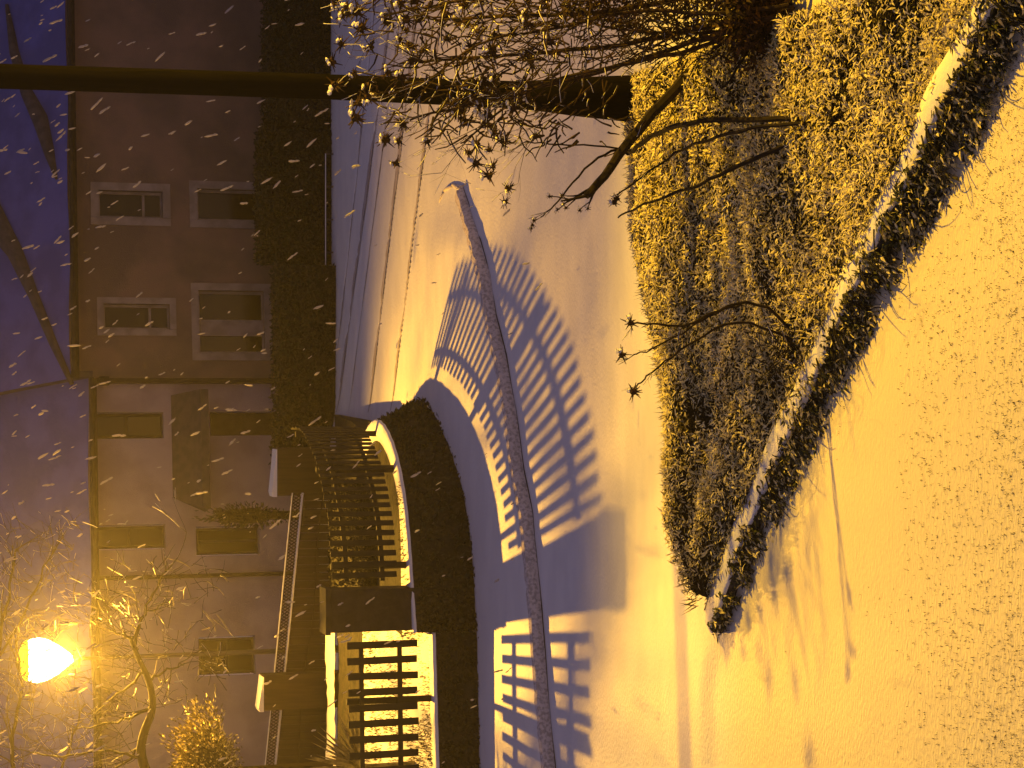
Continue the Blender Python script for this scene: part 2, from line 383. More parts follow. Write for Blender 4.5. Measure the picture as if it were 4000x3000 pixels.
# ---------------------------------------------------------------- picket fences
def fence(L, spacing, pw, z_top, z_bot, rails, label, post_every):
    root = thing('picket_fence', label, 'fence', (L[0].x, L[0].y, L[0].z))
    D = [0]
    for a, b in zip(L[:-1], L[1:]): D.append(D[-1] + (b.xy - a.xy).length)
    def at(s):
        for i in range(len(D) - 1):
            if s <= D[i+1]: return L[i].lerp(L[i+1], (s - D[i]) / max(1e-6, D[i+1]-D[i])), (L[i+1] - L[i]).normalized()
        return L[-1].copy(), (L[-1] - L[-2]).normalized()
    s = spacing * .5; k = 0
    while s < D[-1]:
        p, t = at(s); ang = math.atan2(t.y, t.x); Mz = Matrix.Rotation(ang, 3, 'Z')
        zt = z_top(s / D[-1]) + rnd.uniform(-.012, .012); zb = z_bot(s / D[-1]) + rnd.uniform(-.01, .01)
        mb = MB().box((p.x, p.y, (zt + zb) / 2), (pw, .022, zt - zb), Mz @ Matrix.Rotation(rnd.uniform(-.012,.012), 3, 'Y'))
        pk = mb.build('picket', M['darkwood'], root, bevel=.003)
        s += spacing; k += 1
    for f in rails:
        mb = MB(); n = len(L); q0 = len(mb.v)
        for i, p in enumerate(L):
            u = D[i] / D[-1]; z = z_bot(u) + (z_top(u) - z_bot(u)) * f
            tt = (L[min(i+1,n-1)] - L[max(i-1,0)]); tt.z = 0; tt.normalize(); o = Vector((-tt.y, tt.x, 0))
            for a_, b_ in ((.014, -.035), (.014, .035), (.055, .035), (.055, -.035)):
                q = p + o * a_; mb.v.append((q.x, q.y, z + b_))
        for i in range(n - 1):
            for k in range(4): a = i*4; mb.f.append((a+k, a+4+k, a+4+(k+1) % 4, a+(k+1) % 4))
        mb.f += [(0,1,2,3), (n*4-1, n*4-2, n*4-3, n*4-4)]
        mb.build('rail', M['darkwood'], root)
    s = .25
    while s < D[-1]:
        p, t = at(s); u = s / D[-1]; o = Vector((-t.y, t.x, 0)).normalized(); q = p + o * .11; ang = math.atan2(t.y, t.x)
        MB().box((q.x, q.y, (z_top(u) + p.z - .3) / 2), (.09, .09, z_top(u) - p.z + .3), Matrix.Rotation(ang, 3, 'Z')).build('post', M['darkwood'], root, bevel=.005)
        s += post_every
    return root
Lf = [Vector((p.x, p.y + .09, p.z)) for p in LBs if p.x > -7.4 and p.x < -3.8]
fence(Lf, .234, .108, lambda u: 2.06, lambda u: .985, (.25, .80), 'straight dark picket fence left of the dark gate pier, lit snowy lawn behind it', 2.3)
Rf = []
for i, p in enumerate(RBs):
    t = RBs[min(i+1, len(RBs)-1)] - RBs[max(i-1, 0)]; t.z = 0; t.normalize(); Rf.append(p + Vector((-t.y, t.x, 0)) * .09)
Rf = [p for p in Rf if (p.x > -3.0 or p.y > 33) and p.y < 34.0]
fence(Rf, .168, .088, lambda u: 2.24 - .05*u, lambda u: 1.25 - .12 * u, (.22, .78), 'dark picket fence curving round the road corner right of the gate pier', 2.0)

# gate pier between the fences
t = thing('gate_pier', 'wide dark gate pier between the straight and the curved picket fence', 'pier', (-3.4, 30.2, 0))
MB().box((-3.40, 30.28, 1.28), (.64, .42, 2.04)).build('pier_body', M['brick'], t, bevel=.01)
MB().box((-3.40, 30.28, 2.345), (.70, .48, .08)).build('coping', M['brick'], t, bevel=.01)

# low hedge added to darken the ground inside the curved fence
def leafclump(mb, n, f, lo, hi, w):
    for _ in range(n):
        p, d = f(); mb.blade(p, d, rnd.uniform(lo, hi), rnd.uniform(*w), bend=.2)
t = thing('added_hedge', 'low hedge added to darken the garden behind the curved picket fence', 'hedge', (-2.7, 34.3, .8))
mb = MB(); hb = [(-3.6, 33.0), (-2.9, 32.8), (-2.3, 33.1), (-1.9, 33.8), (-1.7, 34.8), (-1.9, 35.8), (-3.6, 35.8)]
nh = len(hb)
for z in (.8, 1.12): mb.v += [(x, y, z + .03 * math.sin(x * 7)) for x, y in hb]
mb.v.append((-2.7, 34.4, 1.16))
for i in range(nh):
    j = (i + 1) % nh; mb.f.append((i, j, nh + j, nh + i)); mb.f.append((nh + i, nh + j, 2 * nh))
mb.build('hedge_body', M['bank'], t)
mb = MB()
for _ in range(5000):
    i = rnd.randrange(nh); a, b = hb[i], hb[(i+1) % nh]; u = rnd.random(); x, y = a[0]+(b[0]-a[0])*u, a[1]+(b[1]-a[1])*u
    if rnd.random() < .5: z = rnd.uniform(.85, 1.15)
    else:
        k = rnd.random() ** .5; x = -2.7 + (x + 2.7) * k; y = 34.4 + (y - 34.4) * k; z = 1.13
    mb.blade((x, y, z), (rnd.uniform(-1,1), rnd.uniform(-1,1), rnd.uniform(-.2,1)), .08, .04)
mb.build('foliage', M['bank'], t)

# ---------------------------------------------------------------- board fence with trellis top in front of the houses
def trellis_fence():
    root = thing('trellis_fence', 'brown board fence with snow lined trellis top before the left house', 'fence', (-5, 37.4, .9))
    A = P(1178, 1925, 38.0); B = P(1062, 3080, 38.4)
    zA, zB = A.z, B.z; d = (B - A); d.z = 0; L = d.length; t = d.normalized(); ang = math.atan2(t.y, t.x); Mz = Matrix.Rotation(ang, 3, 'Z')
    def q(s, z): p = A.lerp(B, s / L); return Vector((p.x, p.y, z))
    def top(s): return zA + (zB - zA) * s / L
    nb = int(L / .15); mb = MB()
    for i in range(nb):
        s = (i + .5) * L / nb; zt = top(s) - .06 ; mb.box(q(s, (zt + .55) / 2), (L / nb - .008, .03, zt - .55), Mz)
    mb.build('boards', M['board'], root)
    mb = MB(); ns = 90
    for i in range(ns):
        s = i * L / ns
        for sg in (-1, 1):
            a = q(s, top(s) - .05); b = q(min(L, max(0, s + sg * .13)), top(s) + .15); mb.tube([a, b], [.010, .010], 4)
    mb.build('trellis', M['board'], root)
    for dz, r, nm in ((-.045, .017, 'trellis_rail'), (.155, .012, 'trellis_rail')):
        rl = MB(); sn = MB(); pts = []
        for i in range(80): s = i * L / 79; pts.append(q(s, top(s) + dz))
        rl.tube(pts, [r] * 80, 4); o = rl.build(nm, M['board'], root)
        sn.tube([p + Vector((0, -.008, r + .008)) for p in pts], [(.020 if dz < 0 else .010) + .006 * rnd.random() for _ in pts], 6)
        s2 = sn.build('snow_line', M['cap'], root, smooth=True)
    mb = MB(); pts = []
    for i in range(60): s = i * L / 59; pts.append(q(s, top(s) - .42 + .03*math.sin(i*.2)) + Vector((0, -.05, 0)))
    mb.tube(pts, [.012 + .005 * rnd.random() for _ in pts], 5); mb.build('lower_rail', M['board'], root)
    return root
trellis_fence()
def pier(px0, px1, py0, py1, D, label, zb=.4):
    a = P(px0, py0, D); b = P(px0, py1, D); x0, x1 = min(a.x, b.x), max(a.x, b.x)
    root = thing('fence_pier', label, 'pier', ((x0+x1)/2, D, zb), 'snow capped piers along the trellis fence')
    MB().box(((x0+x1)/2, D, (a.z + zb) / 2), (x1 - x0, .45, a.z - zb)).build('pier_body', M['board'], root, bevel=.015)
    mb = MB(); n = 10; w = x1 - x0
    for i in range(n + 1):
        u = i / n; x = x0 - .02 + (w + .0) * u; h = .018 + .085 * (1 - u) ** 1.2 * (1 if u > .05 else .6)
        mb.v += [(x, D - .24, a.z), (x, D - .22, a.z + h), (x, D + .2, a.z + h), (x, D + .24, a.z)]
    for i in range(n):
        for k in range(3): q = i*4+k; mb.f.append((q, q+4, q+5, q+1))
    mb.f += [(0,1,2,3), (n*4+3, n*4+2, n*4+1, n*4)]
    mb.build('snow_cap', M['cap'], root, smooth=False)
    return root
pier(1074, 0, 1750, 1935, 38.9, 'snow capped brown pier at the right end of the trellis fence')
pier(1022, 0, 2635, 2770, 37.95, 'snow capped brown pier in the middle of the trellis fence')

# ---------------------------------------------------------------- houses
HA = Vector((-9.0, 40.9, 0)); HB = Vector((10.5, 44.0, 0)); HT = (HB - HA).normalized(); HN = Vector((HT.y, -HT.x, 0))
MH = Matrix((HT, -HN, Vector((0, 0, 1)))).transposed()
def fac(px, py):
    r = ray(px, py); t = (HA - CAM).dot(HN) / r.dot(HN); p = CAM + r * t
    return (p - HA).dot(HT), p.z
def hp(s, off, z): return HA + HT * s + HN * off + Vector((0, 0, z))
def hbox(mb, s0, s1, z0, z1, o0, o1):
    return mb.box(hp((s0+s1)/2, (o0+o1)/2, (z0+z1)/2), (s1 - s0, abs(o1 - o0), z1 - z0), MH)
def wallmesh(s0, s1, z1, holes, depth=5):
    mb = MB(); ss_ = sorted({s0, s1, *[h[0] for h in holes], *[h[1] for h in holes]}); zs = sorted({0, z1, *[h[2] for h in holes], *[h[3] for h in holes]})
    for a, b in zip(ss_[:-1], ss_[1:]):
        for c, d in zip(zs[:-1], zs[1:]):
            ms, mz = (a+b)/2, (c+d)/2
            if any(h[0] < ms < h[1] and h[2] < mz < h[3] for h in holes): continue
            n = len(mb.v); mb.v += [tuple(hp(a,0,c)), tuple(hp(b,0,c)), tuple(hp(b,0,d)), tuple(hp(a,0,d))]; mb.f.append((n, n+1, n+2, n+3))
    for h in holes:     # reveals
        for (a, c, b, d) in ((h[0],h[2],h[0],h[3]), (h[1],h[3],h[1],h[2]), (h[0],h[3],h[1],h[3]), (h[1],h[2],h[0],h[2])):
            n = len(mb.v); mb.v += [tuple(hp(a,0,c)), tuple(hp(b,0,d)), tuple(hp(b,-.3,d)), tuple(hp(a,-.3,c))]; mb.f.append((n, n+1, n+2, n+3))
    for s in (s0, s1):
        n = len(mb.v); mb.v += [tuple(hp(s,0,0)), tuple(hp(s,-depth,0)), tuple(hp(s,-depth,z1)), tuple(hp(s,0,z1))]; mb.f.append((n, n+1, n+2, n+3))
    return mb
def rect(px0, px1, py0, py1):
    s1, z1 = fac(px0, py0); s0, z0 = fac(px1, py1); return (s0, s1, z0, z1)
def window(root, h, fw=.09, bars=(), frame=True, surround=True, glassback=.2):
    s0, s1, z0, z1 = h; mb = MB()
    e = .003
    if surround:
        hbox(mb, s0-fw, s0+.02, z0-fw, z1+fw, -.02, .03); hbox(mb, s1-.02, s1+fw, z0-fw, z1+fw, -.02, .03)
        hbox(mb, s0+.02+e, s1-.02-e, z1-.02, z1+fw, -.02, .03); hbox(mb, s0+.02+e, s1-.02-e, z0-fw, z0+.02, -.02, .045)
    mm = M['frame'] if surround else M['brick']
    w = .06
    hbox(mb, s0+.021, s0+w+.02, z0+.021, z1-.021, -.16, -.10); hbox(mb, s1-w-.02, s1-.021, z0+.021, z1-.021, -.16, -.10)
    hbox(mb, s0+w+.021, s1-w-.021, z1-w, z1-.021, -.16, -.10); hbox(mb, s0+w+.021, s1-w-.021, z0+.021, z0+w, -.16, -.10)
    for b in bars:
        if b[0] == 'v': s = s0 + (s1-s0)*b[1]; hbox(mb, s-b[2]/2, s+b[2]/2, z0+w+.002, z1-w-.002, -.155, -.09)
        else: z = z0 + (z1-z0)*b[1]; hbox(mb, s0+w+.021, s1-w-.021, z-b[2]/2, z+b[2]/2, -.155, -.10)
    f = mb.build('window', mm, root)
    p = MB(); hbox(p, s0+.03, s1-.03, z0+.03, z1-.03, -.15, -.13); g_ = p.build('pane', M['glass'], f); g_.matrix_parent_inverse = Matrix.Identity(4)
def roof(root, s0, s1, z0, mt):
    mb = MB(); n = 40; m = 8
    for i in range(n + 1):
        s = s0 + (s1 - s0) * i / n
        for k in range(m + 1):
            u = k / m; mb.v.append(tuple(hp(s, .4 - 5.2 * u, z0 + 3.7 * u + .02 * math.sin(s * 2 + k) + .012*rnd.random())))
    for i in range(n):
        for k in range(m): a = i*(m+1)+k; mb.f.append((a, a+m+1, a+m+2, a+1))
    mb.build('roof', mt, root, smooth=True)
    f = MB(); hbox(f, s0, s1, z0 - .17, z0 - .015, .36, .41); f.tube([hp(s0, .47, z0 - .06), hp(s1, .47, z0 - .06)], [.055, .055], 8)
    f.build('gutter', M['brick'], root)
def onroof(px, py, z0, up=.05):
    # meets the roof plane through the eaves
    a = hp(0, .4, z0); n = (HN * 3.7 + Vector((0, 0, 5.2))).normalized(); r = ray(px, py); t = (a - CAM).dot(n) / r.dot(n); return CAM + r * t + n * up
sJ, _ = fac(400, 1490)
h1 = thing('house', 'light brown two storey house behind the trellis fence on the left', 'house', tuple(hp(4, 0, 0)))
h2 = thing('house', 'darker two storey house behind the pole and the long dark hedge', 'house', tuple(hp(14, 0, 0)))
zE1 = fac(352, 2300)[1] + .02; zE2 = fac(262, 800)[1]
Lw = [rect(350,640,1610,1712), rect(362,648,2052,2142), rect(765,1015,2058,2165), rect(775,1000,2490,2632)]
door = rect(820, 1090, 1608, 1700); dr2 = None
wallmesh(-3.5, sJ - .004, zE1, Lw + [door]).build('wall', M['render'], h1)
for i, h in enumerate(Lw): window(h1, h, surround=False, bars=(('h', .5, .05),) if i != 2 else (('v', .5, .05),))
mb = MB(); s0, s1, z0, z1 = door; hbox(mb, s0+.02, s1-.02, z0, z1-.02, -.16, -.08); hbox(mb, s0+.12, s1-.12, z0+.2, z0+.9, -.08, -.06); mb.build('door', M['brick'], h1)
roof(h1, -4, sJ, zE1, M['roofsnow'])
Rw = [rect(380,640,738,858), rect(765,1050,732,870), rect(400,668,1182,1292)]
big = rect(770, 1040, 1130, 1385)
wallmesh(sJ + .004, 26, zE2, Rw + [big]).build('wall', M['render2'], h2)
window(h2, Rw[0], fw=.14, bars=(('h', .3, .05),)); window(h2, Rw[1], fw=.14); window(h2, Rw[2], fw=.11, bars=(('h', .3, .05),))
window(h2, big, fw=.13, bars=(('v', .42, .34), ))
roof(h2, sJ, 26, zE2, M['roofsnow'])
mb = MB()
for o_ in (sJ + .01, sJ + .16): mb.v += [tuple(hp(o_, .36, zE1 - .1)), tuple(hp(o_, .36, zE2 - .03)), tuple(hp(o_, -4.8, zE2 + 3.66)), tuple(hp(o_, -4.8, zE1 + 3.2))]
mb.f += [(0,1,2,3), (7,6,5,4), (0,4,5,1), (1,5,6,2), (2,6,7,3), (3,7,4,0)]; mb.build('roof_upstand', M['slate'], h2)
mb = MB(); hbox(mb, sJ-.05, sJ+.05, .3, zE1-.2, .02, .12); hbox(mb, sJ-.08, sJ+.08, zE1-.45, zE1-.25, .01, .16); mb.build('drainpipe', M['brick'], h2)
mb = MB(); s = fac(600, 2255)[0]; hbox(mb, s-.04, s+.04, .3, zE1-.2, .02, .1); mb.build('drainpipe', M['brick'], h1)
# door canopy with sloping slate top
s1c, zc1 = fac(690, 1545); s0c, zc0 = fac(812, 2000)
mb = MB()
prof = [(.02, zc1 + .12), (.85, zc0 + .22), (.85, zc0 + .06), (.02, zc0 + .06)]
for s in (s0c, s1c):
    for o, z in prof: mb.v.append(tuple(hp(s + (.3 if o < .5 and s == s0c and z > zc0 + .3 else 0), o, z)))
mb.f += [(0,1,2,3), (7,6,5,4), (0,4,5,1), (1,5,6,2), (2,6,7,3), (3,7,4,0)]
mb.build('door_canopy', M['slate'], h1)
# roof hips, dark lead lines and chimney
def strip(pts, w, z0):
    mb = MB(); p3 = [onroof(a, b, z0, .03) for a, b in pts]
    mb.tube(p3, w, 6); return mb
strip([(-160, 640), (-40, 820), (70, 990), (140, 1160), (215, 1340), (285, 1500)], [.5, .36, .2, .12, .10, .05], zE2).build('roof_valley', M['slate'], h2, smooth=True)
strip([(30, 20), (60, 200), (110, 360), (165, 470), (200, 600), (225, 700)], [.04, .12, .15, .19, .13, .03], zE2).build('roof_valley', M['slate'], h2, smooth=True)
# front garden hedges of the right house and a thin snow lined railing
def boxhedge(name, x0, x1, y0, y1, zt, label, nleaf, leafm='ivy', cat='hedge'):
    t = thing(name, label, cat, ((x0+x1)/2, y0, 0)); mb = MB(); n = max(4, int((x1-x0)/.25))
    for i in range(n + 1):
        x = x0 + (x1-x0) * i / n; h = zt + .06 * math.sin(x*2.1) + .05 * rnd.uniform(-1, 1)
        mb.v += [(x, y0, -.05), (x, y0 + .03*rnd.random(), h*.6), (x, y0 + .08, h), (x, y1, h), (x, y1, -.05)]
    for i in range(n):
        for k in range(4): a = i*5+k; mb.f.append((a, a+5, a+6, a+1))
    mb.f += [(0,1,2,3,4), (n*5+4, n*5+3, n*5+2, n*5+1, n*5)]
    mb.build('hedge_body', M['bank'], t)
    lf = MB()
    for _ in range(nleaf):
        x = rnd.uniform(x0, x1); f = rnd.random()
        if f < .65: p = (x, y0 + rnd.uniform(-.04, .05), rnd.uniform(.0, zt))
        else: p = (x, rnd.uniform(y0, y1), zt + rnd.uniform(-.05, .1))
        lf.blade(p, (rnd.uniform(-1,1), rnd.uniform(-1,.3), rnd.uniform(-.5,1)), rnd.uniform(.06,.13), rnd.uniform(.03,.06), bend=.2)
    lf.build('foliage', M[leafm], t)
    return t
boxhedge('garden_hedge', -1.9, 2.4, 40.75, 41.5, 1.1, 'dark hedge along the far snow edge, in front of the door and large window', 5000)
boxhedge('garden_hedge', 2.45, 5.2, 41.2, 42.0, 1.35, 'taller dark hedge along the far snow edge, under the right windows', 6000)
boxhedge('garden_hedge', 5.25, 10.5, 41.25, 42.1, 1.2, 'dark hedge along the far snow edge, right of the tall pole', 7000)
t = thing('railing', 'thin snow lined railing along the dark far hedges', 'railing', (2, 41.0, 0))
for a, b in ((600, 1210), (1480, 1625)):
    mb = MB(); pts = [P(1272 - (0 if a < 1000 else 30), py, 41.0) for py in np.linspace(a, b, 20)]
    mb.tube(pts, [.010] * 20, 5); mb.build('snow_line', M['cap'], t)
    for p in pts[::4]: MB().box((p.x, p.y + .02, p.z / 2), (.03, .03, p.z)).build('post', M['metal'], t)

# ---------------------------------------------------------------- street lamp
t = thing('street_lamp', 'glowing sodium street lamp with round lantern above the trellis fence', 'street lamp', (LAMP.x, LAMP.y, 0))
zl = LAMP.z
MB().tube([(LAMP.x, LAMP.y, 0), (LAMP.x, LAMP.y, 1.2), (LAMP.x, LAMP.y, 1.25), (LAMP.x, LAMP.y, zl - .62)], [.075, .075, .05, .035], 10).build('post', M['metal'], t, smooth=True)
mb = MB()
mb.tube([(LAMP.x, LAMP.y, zl - .66), (LAMP.x, LAMP.y, zl - .60), (LAMP.x, LAMP.y, zl - .55), (LAMP.x, LAMP.y, zl - .46)], [.17, .15, .05, .09], 12)
mb.build('neck', M['rimglow'], t, smooth=True)
mb = MB(); prof = [(-.52, .08), (-.42, .16), (-.26, .28), (-.06, .39), (.12, .43), (.26, .40), (.36, .30)]
mb.tube([(LAMP.x, LAMP.y, zl + z) for z, r in prof], [r for z, r in prof], 20)
mb.build('glass_bowl', M['bulb'], t, smooth=True)  # bowl enlarged to take in the bloom round the bulb
mb = MB(); prof = [(.30, .40), (.37, .36), (.44, .22), (.49, .05)]
mb.tube([(LAMP.x, LAMP.y + .0, zl + z) for z, r in prof], [r for z, r in prof], 20)
mb.build('hood', M['rimglow'], t, smooth=True)

# ---------------------------------------------------------------- tall pole on the right
t = thing('utility_pole', 'tall dark pole with a thicker lower section rising behind the bare shrub', 'pole', (P(2600, 385, 21.9).x, 21.9, 0))
pb = P(2700, 390, 21.9); pt = P(-300, 288, 21.9); p1 = P(1250, 338, 21.9); p2 = P(2050, 372, 21.9)
MB().tube([p2.lerp(p1, -.02), p1.lerp(p2, .5), p1, pt], [.155, .145, .137, .13], 16).build('shaft', M['pole'], t, smooth=True)
MB().tube([Vector((pb.x, pb.y, -.1)), pb, P(2450, 385, 21.9), P(2250, 378, 21.9), p2], [.30, .29, .265, .22, .158], 16).build('base_section', M['pole'], t, smooth=True)

# ---------------------------------------------------------------- foreground garden wall
t = thing('garden_wall', 'low dark garden wall with a snow covered top along the near planting bed', 'wall', tuple(WL[0]))
Wd = densify([tuple(p) for p in WL], .10); n = len(Wd); HW = .13
mb = MB(); sn = MB()
for i, p in enumerate(Wd):
    tt = (Wd[min(i+1, n-1)] - Wd[max(i-1, 0)]); tt.z = 0; tt.normalize(); o = Vector((tt.y, -tt.x, 0))   # towards the lawn
    for a, z in ((HW, -.4), (HW + .01*rnd.uniform(-1,1), WT*.4), (HW - .01, WT), (-HW, WT), (-HW, -.4)):
        q = p + o * a; mb.v.append((q.x, q.y, z))
    jt = .035 * noise.noise((i * .17, 3, 1)) + .02 * noise.noise((i * .6, 1, 4)) + .008 * rnd.uniform(-1, 1); up = .03 * noise.noise((i * .23, 8, 8)); bk = .06 * noise.noise((i * .14, 5, 2))
    for a, z in ((HW + .002 + jt, WT - .012), (HW + .008 + jt, WT + .012), (HW - .03 + jt, WT + .028 + up*.5), (0, WT + .034 + up), (-HW + bk, WT + .03), (-HW - .03 + bk, WT - .01)):
        q = p + o * a; sn.v.append((q.x, q.y, z + .005 * math.sin(i * .31)))
for i in range(n - 1):
    for k in range(4): a = i*5+k; mb.f.append((a, a+5, a+6, a+1))
    for k in range(5): a = i*6+k; sn.f.append((a, a+6, a+7, a+1))
mb.f += [(0,1,2,3,4)]; sn.f += [(0,1,2,3,4,5)]
mb.build('wall_body', M['stone'], t); sn.build('snow_top', M['cap'], t, smooth=True)

# planting bed hedge between the pavement edge and the wall
far_px = [(2700,2330),(2675,2200),(2654,2057),(2618,1768),(2597,1479),(2539,1225),(2503,936),(2495,862),(2466,572),(2450,300),(2440,0),(2430,-300)]
FZ = .40
FL = [G(a, b, FZ) for a, b in far_px]; FL = [Vector((p.x, p.y, FZ)) for p in FL]
fx = np.array([p.x for p in FL]); fy = np.array([p.y for p in FL])
def far_y(x): return float(np.interp(x, fx, fy))
def near_y(x): return float(np.interp(x, wx, wy))
def bedz(x, y):
    a, b = near_y(x) + .16, far_y(x); w = max(.05, b - a); u = min(1, max(0, (y - a) / w))
    amp = min(1, w / 1.2)
    z = .17 + (FZ - .15) * ss(0, .5, u) + .12 * amp * noise.noise((x * .9, y * .9, 0)) + .06 * amp * noise.noise((x*3, y*3, 5))
    z += .16 * amp * math.exp(-((u - .80) / .12) ** 2) - .10 * amp * math.exp(-((u - .55) / .12) ** 2)
    return z - (.05 if u > .97 else 0)
root = thing('bed_shrubbery', 'low spreading shrubbery dusted with snow filling the bed behind the garden wall', 'shrubbery', (0, 19.5, .1))
mb = MB(); xs = np.arange(wx[0] + .15, wx[-1], .07); m = 36
for x in xs:
    a, b = near_y(x) + .12, far_y(x)
    if b < a + .05: b = a + .05
    for k in range(m): y = a + (b - a) * k / (m - 1); mb.v.append((x, y, bedz(x, y) - .05))
    mb.v.append((x, b + .02, .05))
m1 = m + 1
for i in range(len(xs) - 1):
    for k in range(m): a = i*m1+k; mb.f.append((a, a+m1, a+m1+1, a+1))
mb.build('branch_mass', M['leafd'], root)
lf = MB(); sf = MB(); NL = 98000
cnt = 0
while cnt < NL:
    x = rnd.uniform(wx[0] + .12, min(wx[-1], 4.4)); a, b = near_y(x) + .10, far_y(x) + .03
    if b < a + .04 or rnd.random() > (b - a) / 6.5: continue
    y = rnd.uniform(a, b); cnt += 1
    z = bedz(x, y)
    dens = noise.noise((x * 1.4, y * 1.4, 9))
    if dens < -.42 and rnd.random() < .6: continue
    snowy = rnd.random() < (.50 + .3 * dens); p = (x, y, z + (rnd.uniform(-.01, .06) if snowy else rnd.uniform(-.06, .03)))
    d = (rnd.uniform(-1,1), rnd.uniform(-1,1), rnd.uniform(-.15,.55))
    (sf if snowy else lf).blade(p, d, rnd.uniform(.035,.10), rnd.uniform(.010,.024), side=Vector((rnd.uniform(-.6,.6), rnd.uniform(-.6,.6), 1)) if snowy else None, bend=.15)
# fringe of thin stalks along the far edge
for _ in range(900):
    x = rnd.uniform(wx[0] + .2, 4.4); y = far_y(x) - rnd.uniform(0, .12)
    lf.blade((x, y, FZ - .05), (rnd.uniform(-.8,.8), rnd.uniform(-.2,.6), 1), rnd.uniform(.08,.24), .012)
lf.build('leaves', M['leaf'], root); sf.build('lamplit_snow_dusting', M['lamplit_frost'], root)

# plants hanging over the wall
root = thing('trailing_plant', 'snow dusted plant trailing over the dark face of the garden wall', 'plant', (0.6, 17.5, .3))
lf = MB(); sf = MB()
clumps = []
for _ in range(95):
    u = rnd.random() ** .75; i = min(n - 2, int(u * (n - 1))); sz = ss(-.1, .5, u) * rnd.uniform(.12, 1) ** 1.4
    clumps.append((i, sz))
for i, sz in clumps:
    tt = Wd[i+1] - Wd[i]; tt.z = 0; tt.normalize(); o = Vector((tt.y, -tt.x, 0)); fan = rnd.uniform(-.35, .35)
    for _ in range(int(50 + 190 * sz)):
        rch = rnd.random() ** .8 * (.10 + .62 * sz); lat = rnd.gauss(0, .07 + .12 * sz)
        q = Wd[i] + o * (HW - .05 + rch) + tt * (lat * (.4 + rch) + fan * rch)
        z = max(-.10, WT + .05 - rch * .62 + rnd.uniform(-.07, .05))
        snowy = rnd.random() < .25 + .75 * rch
        d = o * rnd.uniform(.3, 1) + Vector((rnd.uniform(-.8,.8), rnd.uniform(-.8,.8), rnd.uniform(-.9,.3)))
        (sf if snowy else lf).blade((q.x, q.y, z), d, rnd.uniform(.04,.12), rnd.uniform(.012,.034), bend=.2)
for _ in range(5200):          # dark growth clinging to the wall face, and tufts creeping over its snowy top
    u = rnd.random() ** .8; i = min(n - 2, int(u * (n - 1))); tt = Wd[i+1] - Wd[i]; tt.z = 0; tt.normalize(); o = Vector((tt.y, -tt.x, 0))
    cl = noise.noise((i * .11, 0, 2)) + .5 * noise.noise((i * .4, 0, 7))
    if rnd.random() < .72: q = Wd[i] + o * (HW + rnd.uniform(0, .07 + .10 * u)); q.z = rnd.uniform(-.12, WT); tg = lf
    else:
        if cl < .02: continue
        q = Wd[i] + o * rnd.uniform(-HW - .05, -HW + .26 * min(1, cl * 2.5)); q.z = WT + rnd.uniform(.02, .09); tg = sf if rnd.random() < .5 else lf
    tg.blade(q, o * rnd.uniform(.1, .8) + Vector((rnd.uniform(-.8,.8), rnd.uniform(-.8,.8), rnd.uniform(-.5,.5))), rnd.uniform(.04,.10), rnd.uniform(.012,.03), bend=.2)
stm = MB()
for _ in range(34):
    i = rnd.randrange(20, n - 2); p = Wd[i]; tt = (Wd[i+1] - Wd[i]).normalized(); o = Vector((tt.y, -tt.x, 0))
    q = p + o * .1 + Vector((0, 0, .06)); pts = [q]
    d = (o + Vector((rnd.uniform(-.7,.7), 0, rnd.uniform(-.1,.6)))).normalized()
    for k in range(5): d = (d + Vector((rnd.uniform(-.2,.2), rnd.uniform(-.2,.2), -.16))).normalized(); pts.append(pts[-1] + d * .11)
    stm.tube(pts, [.008,.007,.006,.005,.004,.003], 4)
lf.build('leaves', M['ivy'], root); sf.build('lamplit_snow_dusting', M['lamplit_frost'], root); stm.build('stems', M['bark'], root)

# grass poking through the lawn snow
mb = MB()
for _ in range(17000):
    px = 2800 + 1300 * rnd.random() ** .55; py = rnd.uniform(-100, 3100)
    p = G(px, py, 0)
    if p.y > near_y(p.x) - .45 and p.x > wx[0] - .1: continue
    dn = noise.noise((p.x * 1.1, p.y * 1.1, 4)) * .5 + ss(3300, 4000, px) * .9 - .35
    if rnd.random() > .25 + dn: continue
    z = gz(p.x, p.y)
    for _k in range(rnd.choice((1, 1, 2, 4))):
        mb.blade((p.x + rnd.uniform(-.015,.015), p.y + rnd.uniform(-.015,.015), z - .012), (rnd.uniform(-.7,.7), rnd.uniform(-.7,.7), 1), rnd.uniform(.016,.04), rnd.uniform(.004,.009))
tag(mb.build('lawn_grass', M['blade']), kind='stuff')

# ---------------------------------------------------------------- bare shrubs
def headmesh():
    mb = MB(); mb.ball((0,0,0), .022, 7, 5, .5)
    for _ in range(16):
        d = Vector((rnd.uniform(-1,1), rnd.uniform(-1,1), rnd.uniform(-1,1))).normalized(); mb.tube([d*.015, d*rnd.uniform(.035,.075)], [.006, .002], 3)
    me = mb.build('seed_head', M['seed']); d = me.data; bpy.data.objects.remove(me); 
    mb = MB()
    for _ in range(2): mb.ball((rnd.uniform(-.03,.02), rnd.uniform(-.01,.03), .018 + rnd.uniform(0,.02)), (rnd.uniform(.012,.024), .016, .009), 7, 4, .4)
    me = mb.build('snow_cap', M['cap']); d2 = me.data; bpy.data.objects.remove(me)
    return d, d2
heads = [headmesh() for _ in range(4)]
def add_head(root, p, sc=1.0):
    a, b = rnd.choice(heads)
    o = bpy.data.objects.new('seed_head', a); C.objects.link(o); o.parent = root; o.location = Vector(p) - root.location
    o.scale = (sc,)*3; o.rotation_euler = (rnd.uniform(-.5,.5), rnd.uniform(-.5,.5), rnd.uniform(0,6))
    s = bpy.data.objects.new('snow_cap', b); C.objects.link(s); s.parent = o
